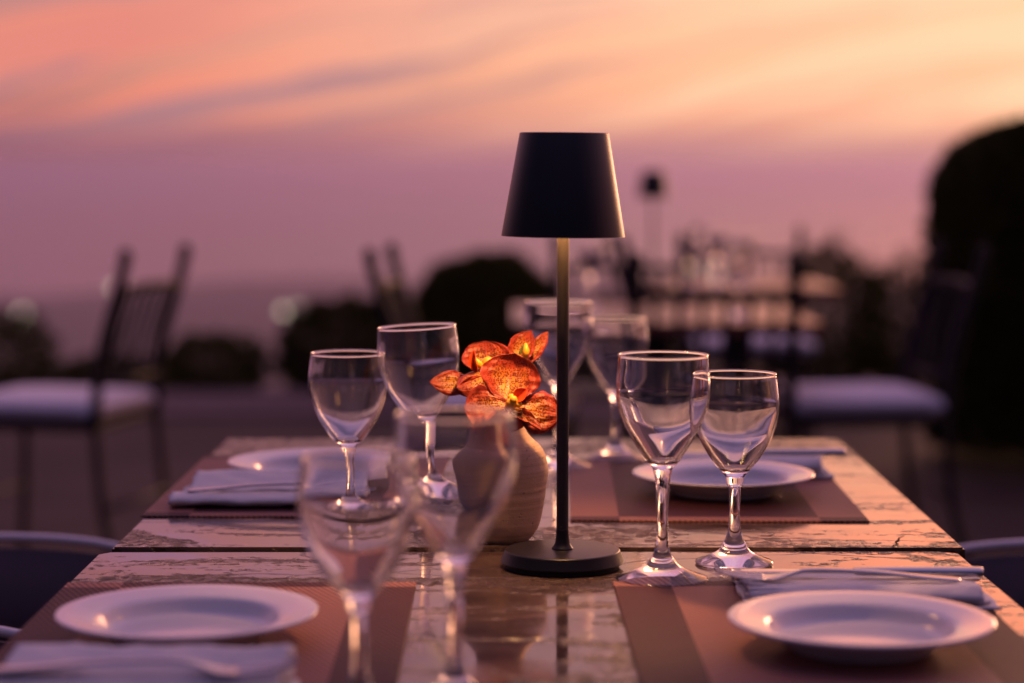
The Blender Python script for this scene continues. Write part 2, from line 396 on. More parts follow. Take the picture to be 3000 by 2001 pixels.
bush('round_bush', 'clipped dark green dome bush behind the lamp table', (-.145, 11.0, -.06), .40, .40, .70, 30000, .035, M['leaf_olive'], .10, 3)
bush('low_bush', 'wide black green bush just left of the clipped dome', (-.82, 10.9, -.06), .36, .36, .47, 9000, .04, M['leaf_dark'], .22, 5)
bush('low_bush', 'small loose olive tuft behind the left white cushioned chair', (-1.50, 10.8, -.06), .26, .25, .30, 3500, .04, M['leaf_olive'], .3, 8)
bush('low_bush', 'low olive shrub at the far left edge of the view', (-2.62, 10.9, -.06), .30, .3, .40, 3500, .04, M['leaf_olive'], .35, 11)
bush('leafy_bush', 'upright green bush left of the tall dark clipped column', (1.60, 10.9, -.06), .30, .3, .74, 6000, .04, M['leaf_olive'], .28, 14)
bush('leafy_bush', 'loose bush close against the tall dark clipped column', (2.02, 11.1, -.06), .28, .28, .64, 5000, .04, M['leaf_dark'], .35, 17)
bush('leafy_bush', 'dark bush behind the far table with the small lamp', (1.02, 11.4, -.06), .42, .3, .46, 6000, .04, M['leaf_dark'], .3, 21)
bush('leafy_bush', 'low dark bush right of the clipped dome bush', (.48, 11.3, -.06), .34, .3, .42, 5000, .04, M['leaf_dark'], .3, 23)
bush('low_bush', 'dark ground hugging shrub in the gap left of the olive tuft', (-2.02, 11.0, -.06), .34, .25, .16, 3000, .035, M['leaf_dark'], .35, 29)
bush('clipped_column', 'tall dark clipped evergreen column with rounded head at right', (2.06, 8.1, 0), .465, .46, 1.25, 70000, .045, M['leaf_dark'], .07, 31, None, True, 'topiary')

# ------------------------------------------------------------------ lamps down the slope
def slope_lamp(x, y, z, r, label):
    root = empty('path_lamp', (x, y, z - 5))
    obj('post', mesh('post', *tube([(0, 0, -2), (0, 0, 5 - r)], .05, 8)), M['iron'], root)
    obj('globe', mesh('globe', *lathe([(0, 5 - r)] + [(r * math.sin(a), 5 - r * math.cos(a)) for a in [math.pi * k / 10 for k in range(1, 10)]] + [(0, 5 + r)], 20)), M['globe'], root)
    tag(root, label, 'street lamp', 'lit lamps down the slope')
LP = [(-18.2, 80, -4.55, .21, 'lit globe lamp down the slope at the far left edge'),
      (-12.9, 70, -2.95, .13, 'faint lit globe lamp left of the left iron chair back'),
      (-13.1, 72, -3.05, .15, 'lit globe lamp just left of the left iron chair back'),
      (-7.9, 80, -4.42, .22, 'lit globe lamp against the wide dark bush'),
      (-8.5, 80, -4.40, .13, 'faint lit globe lamp left of the lamp by the wide bush'),
      (6.63, 80, -2.75, .17, 'added globe for a glass glint right of the far table lamp'), (7.55, 80, -2.95, .14, 'faint added globe for a glass glint behind the farthest table')]  # these two globes are added in place of blurred glints on the far glasses
for a in LP: slope_lamp(*a)

# ------------------------------------------------------------------ the two square tables we sit at
TZ = .75
def dining_table(label, cx, cy, top, stone, rz=0, size=.80, chip=False, cat='table', group=None):
    root = empty('dining_table', (cx, cy, 0), rz); h = size / 2
    bm = bmesh.new()
    o = [(-h, -h), (h, -h), (h, h), (-h, h)]
    if chip: o = [(-h, -h), (h, -h), (h, h - .014), (h - .006, h - .0055), (h - .022, h), (-h + .010, h), (-h, h - .012)]
    vs = [bm.verts.new((x, y, top - .03)) for x, y in o]; f = bm.faces.new(vs)
    e = bmesh.ops.extrude_face_region(bm, geom=[f])['geom']
    for v in e:
        if isinstance(v, bmesh.types.BMVert): v.co.z = top
    bmesh.ops.recalc_face_normals(bm, faces=bm.faces)
    bmesh.ops.bevel(bm, geom=[q for q in bm.edges if abs(q.verts[0].co.z - q.verts[1].co.z) < .001], offset=.0018, segments=2, affect='EDGES')
    me = bpy.data.meshes.new('tabletop'); bm.to_mesh(me); bm.free()
    obj('tabletop', me, stone, root)
    obj('column', mesh('column', *tube([(0, 0, .02), (0, 0, top - .036)], .04, 20)), M['iron'], root)
    obj('base', boxmesh('base', -.24, .24, -.24, .24, 0, .02, .006), M['iron'], root)
    obj('top_plate', boxmesh('top_plate', -.2, .2, -.2, .2, top - .038, top - .0305, .002), M['iron'], root)
    return tag(root, label, cat, group)
st1, st2 = mat_stone('brown stone one', 1), mat_stone('brown stone two', 4.3)
st3, t, b = material('far tabletop', (.17, .07, .06), .30); b.inputs['Specular IOR Level'].default_value = .3
t.put(b.inputs['Base Color'], t.ramp(t.noise(objco(t), 6, 6, .6), [(.3, (.14, .042, .035)), (.7, (.34, .105, .085))]))
G = 'square stone tables'
far_t = dining_table('square veined stone table carrying the clay vase, beyond the joint', .026, 2.399, TZ + .002, st1, R(-.2), .80, False, group=G)
near_t = dining_table('nearest square veined stone table carrying the tall black lamp', .018, 1.589, TZ, st2, R(.35), .80, True, group=G)
# crack in the corner of the far table
cr = [(.3575, 2.001), (.3600, 2.010), (.3650, 2.016), (.3640, 2.026), (.3690, 2.036), (.3720, 2.050), (.3800, 2.064)]
V, F = [], []
for i, (x_, y_) in enumerate(cr):
    wd = [.0009, .0006, .0011, .0005, .0012, .0006, .0003][i]
    V += [(x_ - wd, y_ + wd * .6, .7525), (x_ + wd, y_ - wd * .6, .7525)]
for i in range(len(cr) - 1): F.append((2 * i, 2 * i + 1, 2 * i + 3, 2 * i + 2))
M['crackm'], _, _ = material('crack dirt', (.012, .008, .006), .95)
ck = obj('crack', mesh('crack', V, F, False), M['crackm'], far_t); ck.matrix_parent_inverse = Matrix.Rotation(R(.2), 4, 'Z') @ Matrix.Translation((-.026, -2.399, 0))

# ------------------------------------------------------------------ placemats
wv0, wv1 = mat_weave('woven vinyl face', 0), mat_weave('woven vinyl reverse', 1)
mat_me = [boxmesh('placemat', -.150, .150, -.225, .225, 0, .0018, .0006, 1) for _ in range(2)]
MATS = [((-.2305, 1.607, TZ + .0002), 'brown woven placemat under the nearest left plate', .5), ((-.2265, 2.394, TZ + .0022), 'brown woven placemat under the far left plate and rolled napkin', -.3),
        ((.2385, 1.612, TZ + .0002), 'brown woven placemat under the nearest right plate', .4), ((.2135, 2.366, TZ + .0022), 'brown woven placemat under the far right plate', -1.2)]
for p, l, a in MATS:
    k = 1 if p[1] < 2 else 0
    tag(obj('placemat', mat_me[k], (wv0, wv1)[k], None, p, (0, 0, R(a))), l, 'placemat', 'woven placemats')

# ------------------------------------------------------------------ plates
pp = [(0, .0030), (.045, .0030), (.050, .0006), (.054, .0006), (.056, .0035), (.064, .0085), (.0705, .0150), (.0965, .0205), (.0985, .0218), (.0982, .0232), (.0962, .0236),
      (.080, .0208), (.0715, .0190), (.0685, .0172), (.0655, .0120), (.0620, .0078), (.056, .0060), (.045, .0056), (0, .0056)]
pp2 = []
for a, b_ in zip(pp, pp[1:]): pp2 += [a, ((a[0] + b_[0]) / 2, (a[1] + b_[1]) / 2)]
plate_me = mesh('plate', *lathe(pp2 + [pp[-1]], 96))
mz = .0022
for (x_, y_, z_), l in [((-.245, 1.606, TZ + mz), 'round white rimmed plate nearest on the left'), ((.259, 1.580, TZ + mz), 'round white rimmed plate nearest on the right'),
                        ((.2290, 2.318, TZ + mz + .002), 'round white plate behind the two clear glasses on the right'), ((-.222, 2.415, TZ + mz + .002), 'round white plate behind the rolled napkin on the left')]:
    tag(obj('plate', plate_me, M['porcelain'], None, (x_, y_, z_)), l, 'plate', 'white side plates')

# ------------------------------------------------------------------ wine glasses
def glass_profile(outer, wall=.0011, base=.0055):
    o = spline(outer, 6); k = max(range(len(o)), key=lambda i: o[i][1])
    return o
def glass_mesh(foot, bowl, H, zb):
    """foot/stem outline then bowl outline (r,z) up to the rim, then back down inside"""
    out = [(0, .0012), (foot * .55, .0010), (foot * .93, .0004), (foot * .985, .0006), (foot, .0016), (foot * .985, .0026)]
    up = spline([(foot * .985, .0026), (foot * .72, .0062), (foot * .42, .0118), (.0105, .0185), (.0063, .028), (.0050, .042), (.0049, .055), (.0056, .072), (.0068, zb - .012), (.0086, zb - .003)], 5)
    bo = spline([(.0086, zb - .003)] + bowl, 7)
    rimr, rimz = bowl[-1]
    wall = .00125
    rim = [(rimr + .0003, rimz + .0004), (rimr + .0002, rimz + .0010), (rimr - .0005, rimz + .0014), (rimr - .0012, rimz + .0010), (rimr - .0014, rimz + .0004)]
    inn = []
    for i in range(len(bo) - 1, 0, -1):
        r, z = bo[i]
        a, c = bo[min(i + 1, len(bo) - 1)], bo[i - 1]
        dx, dz = a[0] - c[0], a[1] - c[1]; L = math.hypot(dx, dz) or 1
        th = wall + .0026 * max(0, 1 - (z - zb) / .062) ** 1.25 + .00010 * math.sin((z - zb) * 170)
        q = (r - dz / L * th, z + dx / L * th)
        if q[0] > .0045 and q[1] > zb + .0045: inn.append(q)
    zi = inn[-1][1] if inn else zb + .006
    inn += [(inn[-1][0] * .55, zi - .0009), (0, zi - .0013)]
    prof = out + up[1:] + bo[1:] + rim + inn
    return mesh('wine_glass', *lathe(prof, 72))
big_me = glass_mesh(.0405, [(.0145, .1045), (.0225, .1165), (.0325, .134), (.0390, .152), (.0407, .167), (.0400, .182), (.0388, .196)], .196, .101)
sml_me = glass_mesh(.0352, [(.0145, .0865), (.0225, .0965), (.0315, .112), (.0378, .130), (.0394, .143), (.0384, .158), (.0366, .172)], .172, .083)
GL = [(big_me, .1303, 1.850, 0, 0, 'tall clear wine glass right of the lamp base, in focus'),
      (sml_me, .2010, 1.928, 0, 0, 'shorter clear wine glass overlapping the tall one at right'),
      (sml_me, -.1618, 2.116, .002, 0, 'short clear wine glass at left standing by the rolled napkin'),
      (big_me, -.0835, 2.118, .0045, -3.0, 'tall clear wine glass behind the short one, left of the orchid'),
      (big_me, .0545, 2.532, .002, 0, 'tall blurred wine glass directly behind the lamp pole'),
      (sml_me, .1255, 2.597, .002, 0, 'short blurred wine glass behind and right of the lamp pole'),
      (sml_me, -.0995, 1.380, 0, 0, 'nearest blurred wine glass at the bottom left of the vase'),
      (big_me, -.0380, 1.414, 0, 0, 'nearest blurred tall wine glass in front of the clay vase')]
for me, x_, y_, dz, tilt, l in GL:
    tag(obj('wine_glass', me, M['glass'], None, (x_, y_, TZ + dz + .0002), (0, R(tilt), 0)), l, 'wine glass', 'stemmed wine glasses')

# ------------------------------------------------------------------ table lamps
shade_v = lathe([(.0382, .0905), (.0388, .0913), (.0395, .0907), (.0548, .0008), (.0550, 0), (.0542, .0002), (.0535, .0010)], 96)
shade_in = lathe([(.0532, .0012), (.0382, .089), (0, .089)], 96)
shade_cap = lathe([(0, .0897), (.0379, .0897), (.0384, .0907)], 96)
base_prof = [(0, .0035), (.0500, .0035), (.0515, .0042), (.0550, .0046), (.0553, .0058), (.0550, .0064), (.0518, .0150), (.0510, .0157), (.0495, .0160), (0, .0160)]
def table_lamp(loc, label, tilt=0, s=1, light=True):
    root = empty('table_lamp', loc); root.scale = (s, s, s)
    b_ = obj('base', mesh('base', *lathe(base_prof, 96)), M['black'], root); set_sharp(b_, 14)
    obj('foot_pad', mesh('foot_pad', *lathe([(0, 0), (.051, 0), (.0515, .0015), (.051, .0036), (0, .0036)], 64)), M['rubber'], root)
    obj('collar', mesh('collar', *lathe(spline([(.0098, .0162), (.0094, .0172), (.0072, .0205), (.0060, .026), (.0057, .032), (.0056, .0335)], 4) + [(.0050, .0336)], 40)), M['black'], root)
    obj('pole', mesh('pole', *lathe([(.0054, .03), (.0054, .19), (.0054, .332), (.005, .333), (0, .333)], 40)), M['black_pole'], root)
    sh = obj('shade', mesh('shade', *shade_v), M['black'], root, (0, 0, .2965), (0, R(tilt), 0)); set_sharp(sh, 40)
    obj('shade_cap', mesh('shade_cap', *shade_cap), M['black'], sh)
    obj('shade_lining', mesh('shade_lining', *shade_in), M['shade_inside'], sh)
    obj('light_disc', mesh('light_disc', *lathe([(.0056, .052), (.026, .052), (.027, .054), (.026, .056), (.0056, .056)], 48)), M['led'], sh)
    if light:
        ld = bpy.data.lights.new('lamp_light', 'AREA'); ld.shape = 'DISK'; ld.size = .022; ld.energy = 2.0; ld.color = (1, .43, .15)
        lo = bpy.data.objects.new('lamp_light', ld); C.objects.link(lo); lo.parent = root; lo.location = (0, 0, .343)
    return tag(root, label, 'lamp', 'cordless table lamps')
def set_sharp(o, deg):
    for e in o.data.edges: pass
    bm = bmesh.new(); bm.from_mesh(o.data)
    for e in bm.edges:
        if len(e.link_faces) == 2 and e.calc_face_angle(0) > R(deg): e.smooth = False
    bm.to_mesh(o.data); bm.free()
table_lamp((.0453, 1.914, TZ + .0002), 'tall black cordless table lamp with tapered shade in sharp focus', .55)

# ------------------------------------------------------------------ vase and orchid
vo = [(0, 0), (.0270, 0), (.0288, .0012), (.0330, .006), (.0378, .015), (.0414, .030), (.0440, .046), (.0458, .060), (.0459, .070), (.0440, .080), (.0395, .089), (.0318, .0965), (.0262, .103), (.0232, .110), (.0222, .117), (.0232, .1215)]
vo2 = [vo[0], vo[1]] + spline(vo[2:], 8)
vo3 = []
for r, z in vo2:
    g = 0
    for z0, a in ((.0545, .0006), (.0475, .0007), (.0385, .0004), (.062, .0003), (.030, .0003), (.0775, .0003)): g += a * math.exp(-((z - z0) / .0012) ** 2)
    vo3.append((max(0, r - g), z))
inn = [(.0222, .1222), (.0205, .1205), (.0200, .112), (.025, .098), (.040, .075), (.036, .03), (.02, .008), (0, .008)]
vase = obj('vase', mesh('vase', *lathe(vo3 + spline(inn, 3), 96)), M['clay'], None, (-.0115, 2.043, TZ + .0022))
tag(vase, 'round unglazed beige clay vase holding the orange orchid', 'vase')

def DP(cx, cy, Y):     # a point at depth Y on the flower, from its drawn outline
    px = 971.8 + cx * .16993; py = 736.7 + cy * .16993
    return Vector(((px - 1175) * Y / 4950, Y, 1.108 - (py - 373) * Y / 4950))
def petal(name, base, tip, width, parent, mat, nrm=(0, -1, 0), cup=.1, bend=.1, shape=0, ruffle=.04, twist=0, fold=0, seed=0, nu=18, nv=14, wmax=.5, tipround=1.0):
    base, tip = Vector(base), Vector(tip); ax = tip - base; L = ax.length; ax.normalize(); nrm = Vector(nrm)
    nrm = (nrm - ax * nrm.dot(ax)).normalized(); sd = ax.cross(nrm).normalized()
    V, F, UV = [], [], []
    for i in range(nu + 1):
        u = i / nu
        uu = u ** (math.log(.5) / math.log(wmax))
        wf = math.sin(math.pi * min(1, max(0, uu))) ** (.62 * tipround); wf = max(wf, .10 if u < .5 else .0)
        if u > .985: wf *= .35
        a = R(twist) * u; s2 = sd * math.cos(a) + nrm * math.sin(a); n2 = nrm * math.cos(a) - sd * math.sin(a)
        for j in range(nv + 1):
            v = j / nv * 2 - 1
            off = cup * L * (v * v) * wf + bend * L * math.sin(u * math.pi * .5) ** 2 - fold * L * (1 - abs(v)) * wf
            off += ruffle * L * wf * rnoise(u * 5 + v * 2, v * 3.5 + seed, seed) * (abs(v) + .15)
            wv_ = v * width * .5 * wf * (1 + .05 * math.sin(u * 9 + seed * 3 + (v > 0)))
            V.append(base + ax * L * (u + .03 * math.cos(v * 1.57) * u * tipround - .0) + s2 * wv_ + n2 * off); UV.append((u, v))
    for i in range(nu):
        for j in range(nv):
            a = i * (nv + 1) + j; F.append((a, a + 1, a + nv + 2, a + nv + 1))
    o0 = parent.matrix_world.translation if False else parent.location + (parent.parent.location if parent.parent else Vector((0, 0, 0)))
    V = [p - o0 for p in V]
    me = bpy.data.meshes.new(name); me.from_pydata([tuple(p) for p in V], [], F)
    uvl = me.uv_layers.new(name='UVMap')
    for lp in me.loops: uvl.data[lp.index].uv = UV[lp.vertex_index]
    for p in me.polygons: p.use_smooth = True
    o = obj(name, me, mat, parent)
    so = o.modifiers.new('thickness', 'SOLIDIFY'); so.thickness = .0005; so.offset = 0
    ss = o.modifiers.new('smooth', 'SUBSURF'); ss.levels = 1; ss.render_levels = 1
    return o
orch = empty('orchid', (-.0115, 2.043, TZ + .075))
def stalk_part():
    o0 = orch.location
    pts = [[(-.012, 2.043, .775), (-.010, 2.040, .86), (-.004, 2.028, .888), (.002, 2.010, .896)], [(-.014, 2.046, .775), (-.016, 2.046, .87), (-.022, 2.046, .905), (-.026, 2.045, .925)], [(-.008, 2.046, .775), (-.006, 2.05, .88), (.004, 2.052, .92), (.012, 2.05, .938)]]
    return mesh('stalk', *join([tube([tuple(Vector(q) - o0) for q in spline(p, 5)], .0021, 8) for p in pts]))
obj('stalk', stalk_part(), M['stalk'], orch)
def blossom(center, bits):
    c = Vector(center)
    V, F = join(bits)
    o = obj('blossom', mesh('blossom', [Vector(v) - c for v in V], F), M['throat'], orch); o.location = c - orch.location; return o
def blob(c, rx, ry, rz, n=10):
    v, f = lathe([(0, -1)] + [(math.sin(math.pi * k / n), -math.cos(math.pi * k / n)) for k in range(1, n)] + [(0, 1)], 14)
    return [Vector(c) + Vector((a[0] * rx, a[1] * ry, a[2] * rz)) for a in v], f
Y1 = 1.985
c1 = DP(1200, 1020, Y1 + .004)
b1 = blossom(c1, [tube([DP(1160, 1140, Y1 + .006), DP(1190, 1070, Y1 - .004), DP(1215, 1015, Y1 - .010)], [.0050, .0052, .0040], 12), blob(DP(1195, 975, Y1 - .004), .0042, .003, .0028),
                  blob(DP(1290, 1080, Y1 - .006), .0032, .003, .0030), tube([DP(1215, 1015, Y1 - .010), DP(1222, 1000, Y1 - .013)], [.0034, .0030], 12)])
pet = M['petal']
petal('petal', DP(1110, 1060, Y1 + .004), DP(1235, 385, Y1 + .012), .0560, b1, pet, (0, -1, .1), .10, -.10, ruffle=0.119, fold=.20, seed=1, wmax=.56, tipround=.8)
petal('petal', DP(1180, 1110, Y1 + .002), DP(560, 1130, Y1 - .006), .0430, b1, pet, (.1, -1, .55), .10, -.12, ruffle=0.102, seed=2, wmax=.62, tipround=.8)
petal('petal', DP(1180, 1110, Y1 + .002), DP(1850, 1240, Y1 + .004), .0410, b1, pet, (-.1, -1, .35), -.10, .06, ruffle=0.170, seed=3, wmax=.62, tipround=.8)
petal('petal', DP(1160, 1160, Y1 + .006), DP(1590, 1430, Y1 - .012), .0130, b1, pet, (.2, -.8, .8), .16, .02, ruffle=0.085, seed=4, wmax=.4)
petal('petal', DP(1110, 1180, Y1 + .006), DP(900, 1370, Y1 + .004), .0260, b1, M['petal_red'], (0, -1, .2), .1, .1, seed=5, wmax=.6)
petal('petal', DP(1180, 1190, Y1 + .012), DP(1330, 1390, Y1 + .016), .0260, b1, M['petal_red'], (0, -1, .1), .1, .1, seed=6, wmax=.6)
petal('lip', DP(1225, 1045, Y1 - .004), DP(1395, 870, Y1 - .006), .0120, b1, M['lip'], (-.3, -1, .1), .35, -.05, ruffle=0.034, seed=7, wmax=.55)
c2 = DP(850, 520, 2.035)
b2 = blossom(c2, [tube([DP(850, 560, 2.03), DP(875, 500, 2.024), DP(890, 455, 2.022)], [.0058, .0060, .0030], 12), tube([DP(690, 440, 2.022), DP(730, 510, 2.022), DP(800, 580, 2.024)], [.0014, .0030, .0040], 10)])
petal('petal', DP(850, 640, 2.04), DP(840, 215, 2.046), .0470, b2, pet, (0, -1, .1), .16, -.06, ruffle=0.102, fold=.08, seed=8, wmax=.5, tipround=.7)
petal('petal', DP(650, 800, 2.035), DP(90, 765, 2.022), .0250, b2, pet, (.1, -1, .3), -.05, -.04, ruffle=0.085, fold=.04, seed=9, wmax=.42, tipround=1.15)
petal('petal', DP(920, 650, 2.02), DP(450, 850, 2.012), .0350, b2, pet, (-.2, -1, .7), -.30, .0, ruffle=0.085, seed=10, wmax=.5)
petal('petal', DP(880, 760, 2.022), DP(430, 900, 2.016), .0205, b2, M['petal_red'], (0, -1, -.2), .1, .0, ruffle=0.068, seed=11, wmax=.45)
petal('lip', DP(720, 640, 2.026), DP(680, 340, 2.022), .0085, b2, M['lip'], (-.5, -1, 0), .3, 0, seed=12, wmax=.5)
c3 = DP(1330, 430, 2.045)
b3 = blossom(c3, [tube([DP(1372, 450, 2.036), DP(1390, 350, 2.030), DP(1382, 245, 2.032)], [.0028, .0034, .0010], 10)])
petal('petal', DP(1210, 520, 2.046), DP(1450, 75, 2.052), .0260, b3, pet, (-.2, -1, .1), .12, -.05, ruffle=0.068, fold=.08, seed=13, wmax=.45, tipround=1.1)
petal('petal', DP(1380, 500, 2.05), DP(1670, 95, 2.06), .0160, b3, pet, (.2, -1, .1), .10, .05, ruffle=0.085, seed=14, wmax=.42, tipround=1.15)
petal('petal', DP(1180, 560, 2.05), DP(1080, 330, 2.07), .0200, b3, M['petal_red'], (0, -1, .1), .1, .1, seed=15)
tag(orch, 'orange spotted orchid blossoms standing in the clay vase', 'flower')

# ------------------------------------------------------------------ folded napkins
def napkin(label, loc, rz, L=.205, seed=1, zs=1):
    root = empty('napkin', loc, rz); root.scale = (1, 1, zs)
    def strip(path, thick, x0, x1, nx, sd):
        """path: (y,z) centre line; swept along x; closed thick sheet"""
        pth = spline(path, 6); n = len(pth); ring = []
        for i, (y_, z_) in enumerate(pth):
            a, b_ = pth[max(i - 1, 0)], pth[min(i + 1, n - 1)]; dy, dz = b_[0] - a[0], b_[1] - a[1]; l = math.hypot(dy, dz) or 1
            ring.append(((y_, z_), (-dz / l, dy / l)))
        loop = [(p[0] + q[0] * thick / 2, p[1] + q[1] * thick / 2) for p, q in ring] + [(p[0] - q[0] * thick / 2, p[1] - q[1] * thick / 2) for p, q in reversed(ring)]
        V, F = [], []; m_ = len(loop)
        for k in range(nx + 1):
            u = k / nx; x_ = x0 + (x1 - x0) * u
            for i, (y_, z_) in enumerate(loop):
                w1 = rnoise(u * 7 + sd, y_ * 60, sd) * .0022 + (u ** 6) * .006 * rnoise(i * .4, sd, sd)
                e = .002 * rnoise(i * .5, sd * 2, sd) if k in (0, nx) else 0
                V.append((x_ + e, y_ + w1, max(.0004, z_ + w1 * .8)))
        for k in range(nx):
            for i in range(m_):
                j = (i + 1) % m_; F.append((k * m_ + i, k * m_ + j, (k + 1) * m_ + j, (k + 1) * m_ + i))
        for q in (0, nx):
            for i in range(n - 1): F.append((q * m_ + i, q * m_ + i + 1, q * m_ + m_ - 2 - i, q * m_ + m_ - 1 - i))
        return mesh('fold', V, F)
    h = L / 2
    obj('lower_fold', strip([(.070, .0030), (.030, .0030), (-.030, .0032), (-.054, .0046), (-.064, .0098), (-.056, .0150), (-.040, .0158), (-.022, .0130)], .0044, -h, h, 40, seed), M['linen'], root)
    obj('inner_fold', strip([(-.052, .0078), (-.02, .0072), (.02, .0078), (.06, .0084)], .0036, -h + .006, h - .006, 30, seed + 1), M['linen'], root)
    obj('upper_fold', strip([(-.018, .0160), (.000, .0185), (.020, .0235), (.042, .0285), (.058, .0290), (.068, .0230), (.068, .0150), (.056, .0135), (.03, .0142)], .0040, -h + .014, h - .003, 40, seed + 2), M['linen'], root)
    return tag(root, label, 'napkin', 'folded linen napkins')
NZ = TZ + .0022
napkin('white folded napkin with cutlery below the far left plate', (-.2535, 2.277, NZ + .002), R(.5), seed=1, zs=.74)
napkin('white folded napkin with knife behind the nearest right plate', (.292, 1.782, NZ), R(180 - 1), seed=3, zs=.55)
napkin('blurred white napkin at the bottom left corner under a fork', (-.252, 1.392, NZ), R(-3), seed=5)
napkin('white folded napkin beyond the far right plate', (.262, 2.492, NZ + .002), R(180), seed=7, zs=.7)

# ------------------------------------------------------------------ cutlery
def sweep(pts):
    """pts: (x, z, halfwidth, halfthick) along x -> flattened rounded bar"""
    V, F = [], []; sg = 12
    for x_, z_, w_, t_ in pts:
        for k in range(sg):
            a = 2 * math.pi * k / sg; V.append((x_, w_ * math.copysign(abs(math.cos(a)) ** .8, math.cos(a)), z_ + t_ * math.sin(a)))
    n = len(pts)
    for i in range(n - 1):
        for k in range(sg):
            j = (k + 1) % sg; F.append((i * sg + k, i * sg + j, (i + 1) * sg + j, (i + 1) * sg + k))
    F.append(tuple(range(sg))); F.append(tuple(range((n - 1) * sg, n * sg)))
    return V, F
fork_parts = [sweep(spline([(-.100, .002, .004, .001), (-.096, .0022, .0085, .0016), (-.07, .004, .0075, .0017), (-.03, .0075, .0046, .0018), (.02, .0085, .0034, .0019), (.036, .0062, .0050, .0015), (.050, .0030, .0115, .0011), (.062, .0022, .0122, .0010)], 4))]
for k in range(4):
    y_ = (k - 1.5) * .0066
    v, f = sweep(spline([(.060, .0022, .0023, .0010), (.075, .0030, .0019, .0010), (.090, .0060, .0016, .0009), (.102, .0098, .0008, .0005)], 4)); fork_parts.append(([(p[0], p[1] + y_, p[2]) for p in v], f))
fork_me = mesh('table_fork', *join(fork_parts))
hnd = sweep(spline([(-.108, .005, .0060, .0035), (-.105, .005, .0092, .0042), (-.06, .005, .0085, .0042), (-.012, .005, .0070, .0036), (-.002, .005, .0062, .0028)], 4))
bl = sweep(spline([(-.004, .005, .0058, .0016), (.004, .005, .0072, .0011), (.05, .005, .0092, .0009), (.085, .005, .0088, .0008), (.104, .005, .0050, .0006), (.110, .005, .0012, .0004)], 4))
hnd_me, bl_me = mesh('handle', *hnd), mesh('blade', *bl)
def fork(label, loc, rz, pitch=0): tag(obj('table_fork', fork_me, M['steel'], None, loc, (0, R(pitch), R(rz))), label, 'fork', 'steel forks')
def knife(label, loc, rz, pitch=0):
    r = empty('table_knife', loc); r.rotation_euler = (0, R(pitch), R(rz)); obj('handle', hnd_me, M['steel'], r); obj('blade', bl_me, M['steel'], r); tag(r, label, 'knife', 'steel knives')
fork('steel fork lying in the fold of the far left napkin', (-.240, 2.243, NZ + .0150), 2)
knife('steel knife across the napkin behind the nearest right plate', (.286, 1.793, NZ + .0118), 179)
fork('steel fork with tines pointing at the tall glass foot', (.268, 1.752, NZ + .0165), 177)
fork('blurred steel fork at the bottom left corner of the view', (-.243, 1.400, NZ + .0235), -2)
knife('steel knife on the napkin beyond the far right plate', (.275, 2.470, NZ + .0215), 181)

# ------------------------------------------------------------------ chairs
# armchairs of our table: arched tube arms with dark sling sides; local front = +x
def armchair(label, loc, rz):
    root = empty('armchair', loc, rz)
    def arm(s): return spline([(.22, s * .25, .43), (.245, s * .25, .59), (.17, s * .25, .641), (.0, s * .252, .652), (-.16, s * .255, .636), (-.26, s * .25, .61)], 7)
    for s in (-1, 1):
        a = arm(s); obj('arm', mesh('arm', *tube(a, .0058, 12)), M['alu'], root)
        top = [p for p in a if p[2] > .54]; V = []; F = []
        for p in top: V += [(p[0], p[1] * .985, p[2] - .012), (p[0], p[1] * .97, .45)]
        for i in range(len(top) - 1): F.append((2 * i, 2 * i + 1, 2 * i + 3, 2 * i + 2))
        sp = obj('side_panel', mesh('side_panel', V, F), M['sling'], root); sp.modifiers.new('thickness', 'SOLIDIFY').thickness = .004
        obj('leg', mesh('leg', *tube([(.22, s * .25, .45), (.235, s * .255, .0)], .0115, 10)), M['alu'], root)
        obj('leg', mesh('leg', *tube([(-.22, s * .24, .45), (-.29, s * .25, .0)], .0115, 10)), M['alu'], root)
        obj('stile', mesh('stile', *tube(spline([(-.22, s * .24, .44), (-.26, s * .245, .62), (-.33, s * .235, .86)], 6), .0115, 10)), M['alu'], root)
    obj('seat', boxmesh('seat', -.22, .23, -.235, .235, .425, .452, .012, 3), M['sling'], root)
    V, F = [], []
    for i in range(9):
        u = i / 8; z_ = .47 + .37 * u; x_ = -.225 - .1 * u ** 1.2
        for j in range(7): yy = (j / 6 * 2 - 1) * .232; V.append((x_ - .02 * (1 - (yy / .232) ** 2), yy, z_))
    for i in range(8):
        for j in range(6): a = i * 7 + j; F.append((a, a + 1, a + 8, a + 7))
    bp = obj('backrest', mesh('backrest', V, F), M['sling'], root); bp.modifiers.new('thickness', 'SOLIDIFY').thickness = .006
    return tag(root, label, 'chair', 'armchairs pushed up to the stone tables')
armchair('dark sling armchair with pale tube arm at the left table edge', (-.66, 2.372, 0), 0)
armchair('dark sling armchair with pale tube arm at the right table edge', (.70, 2.335, 0), R(180))

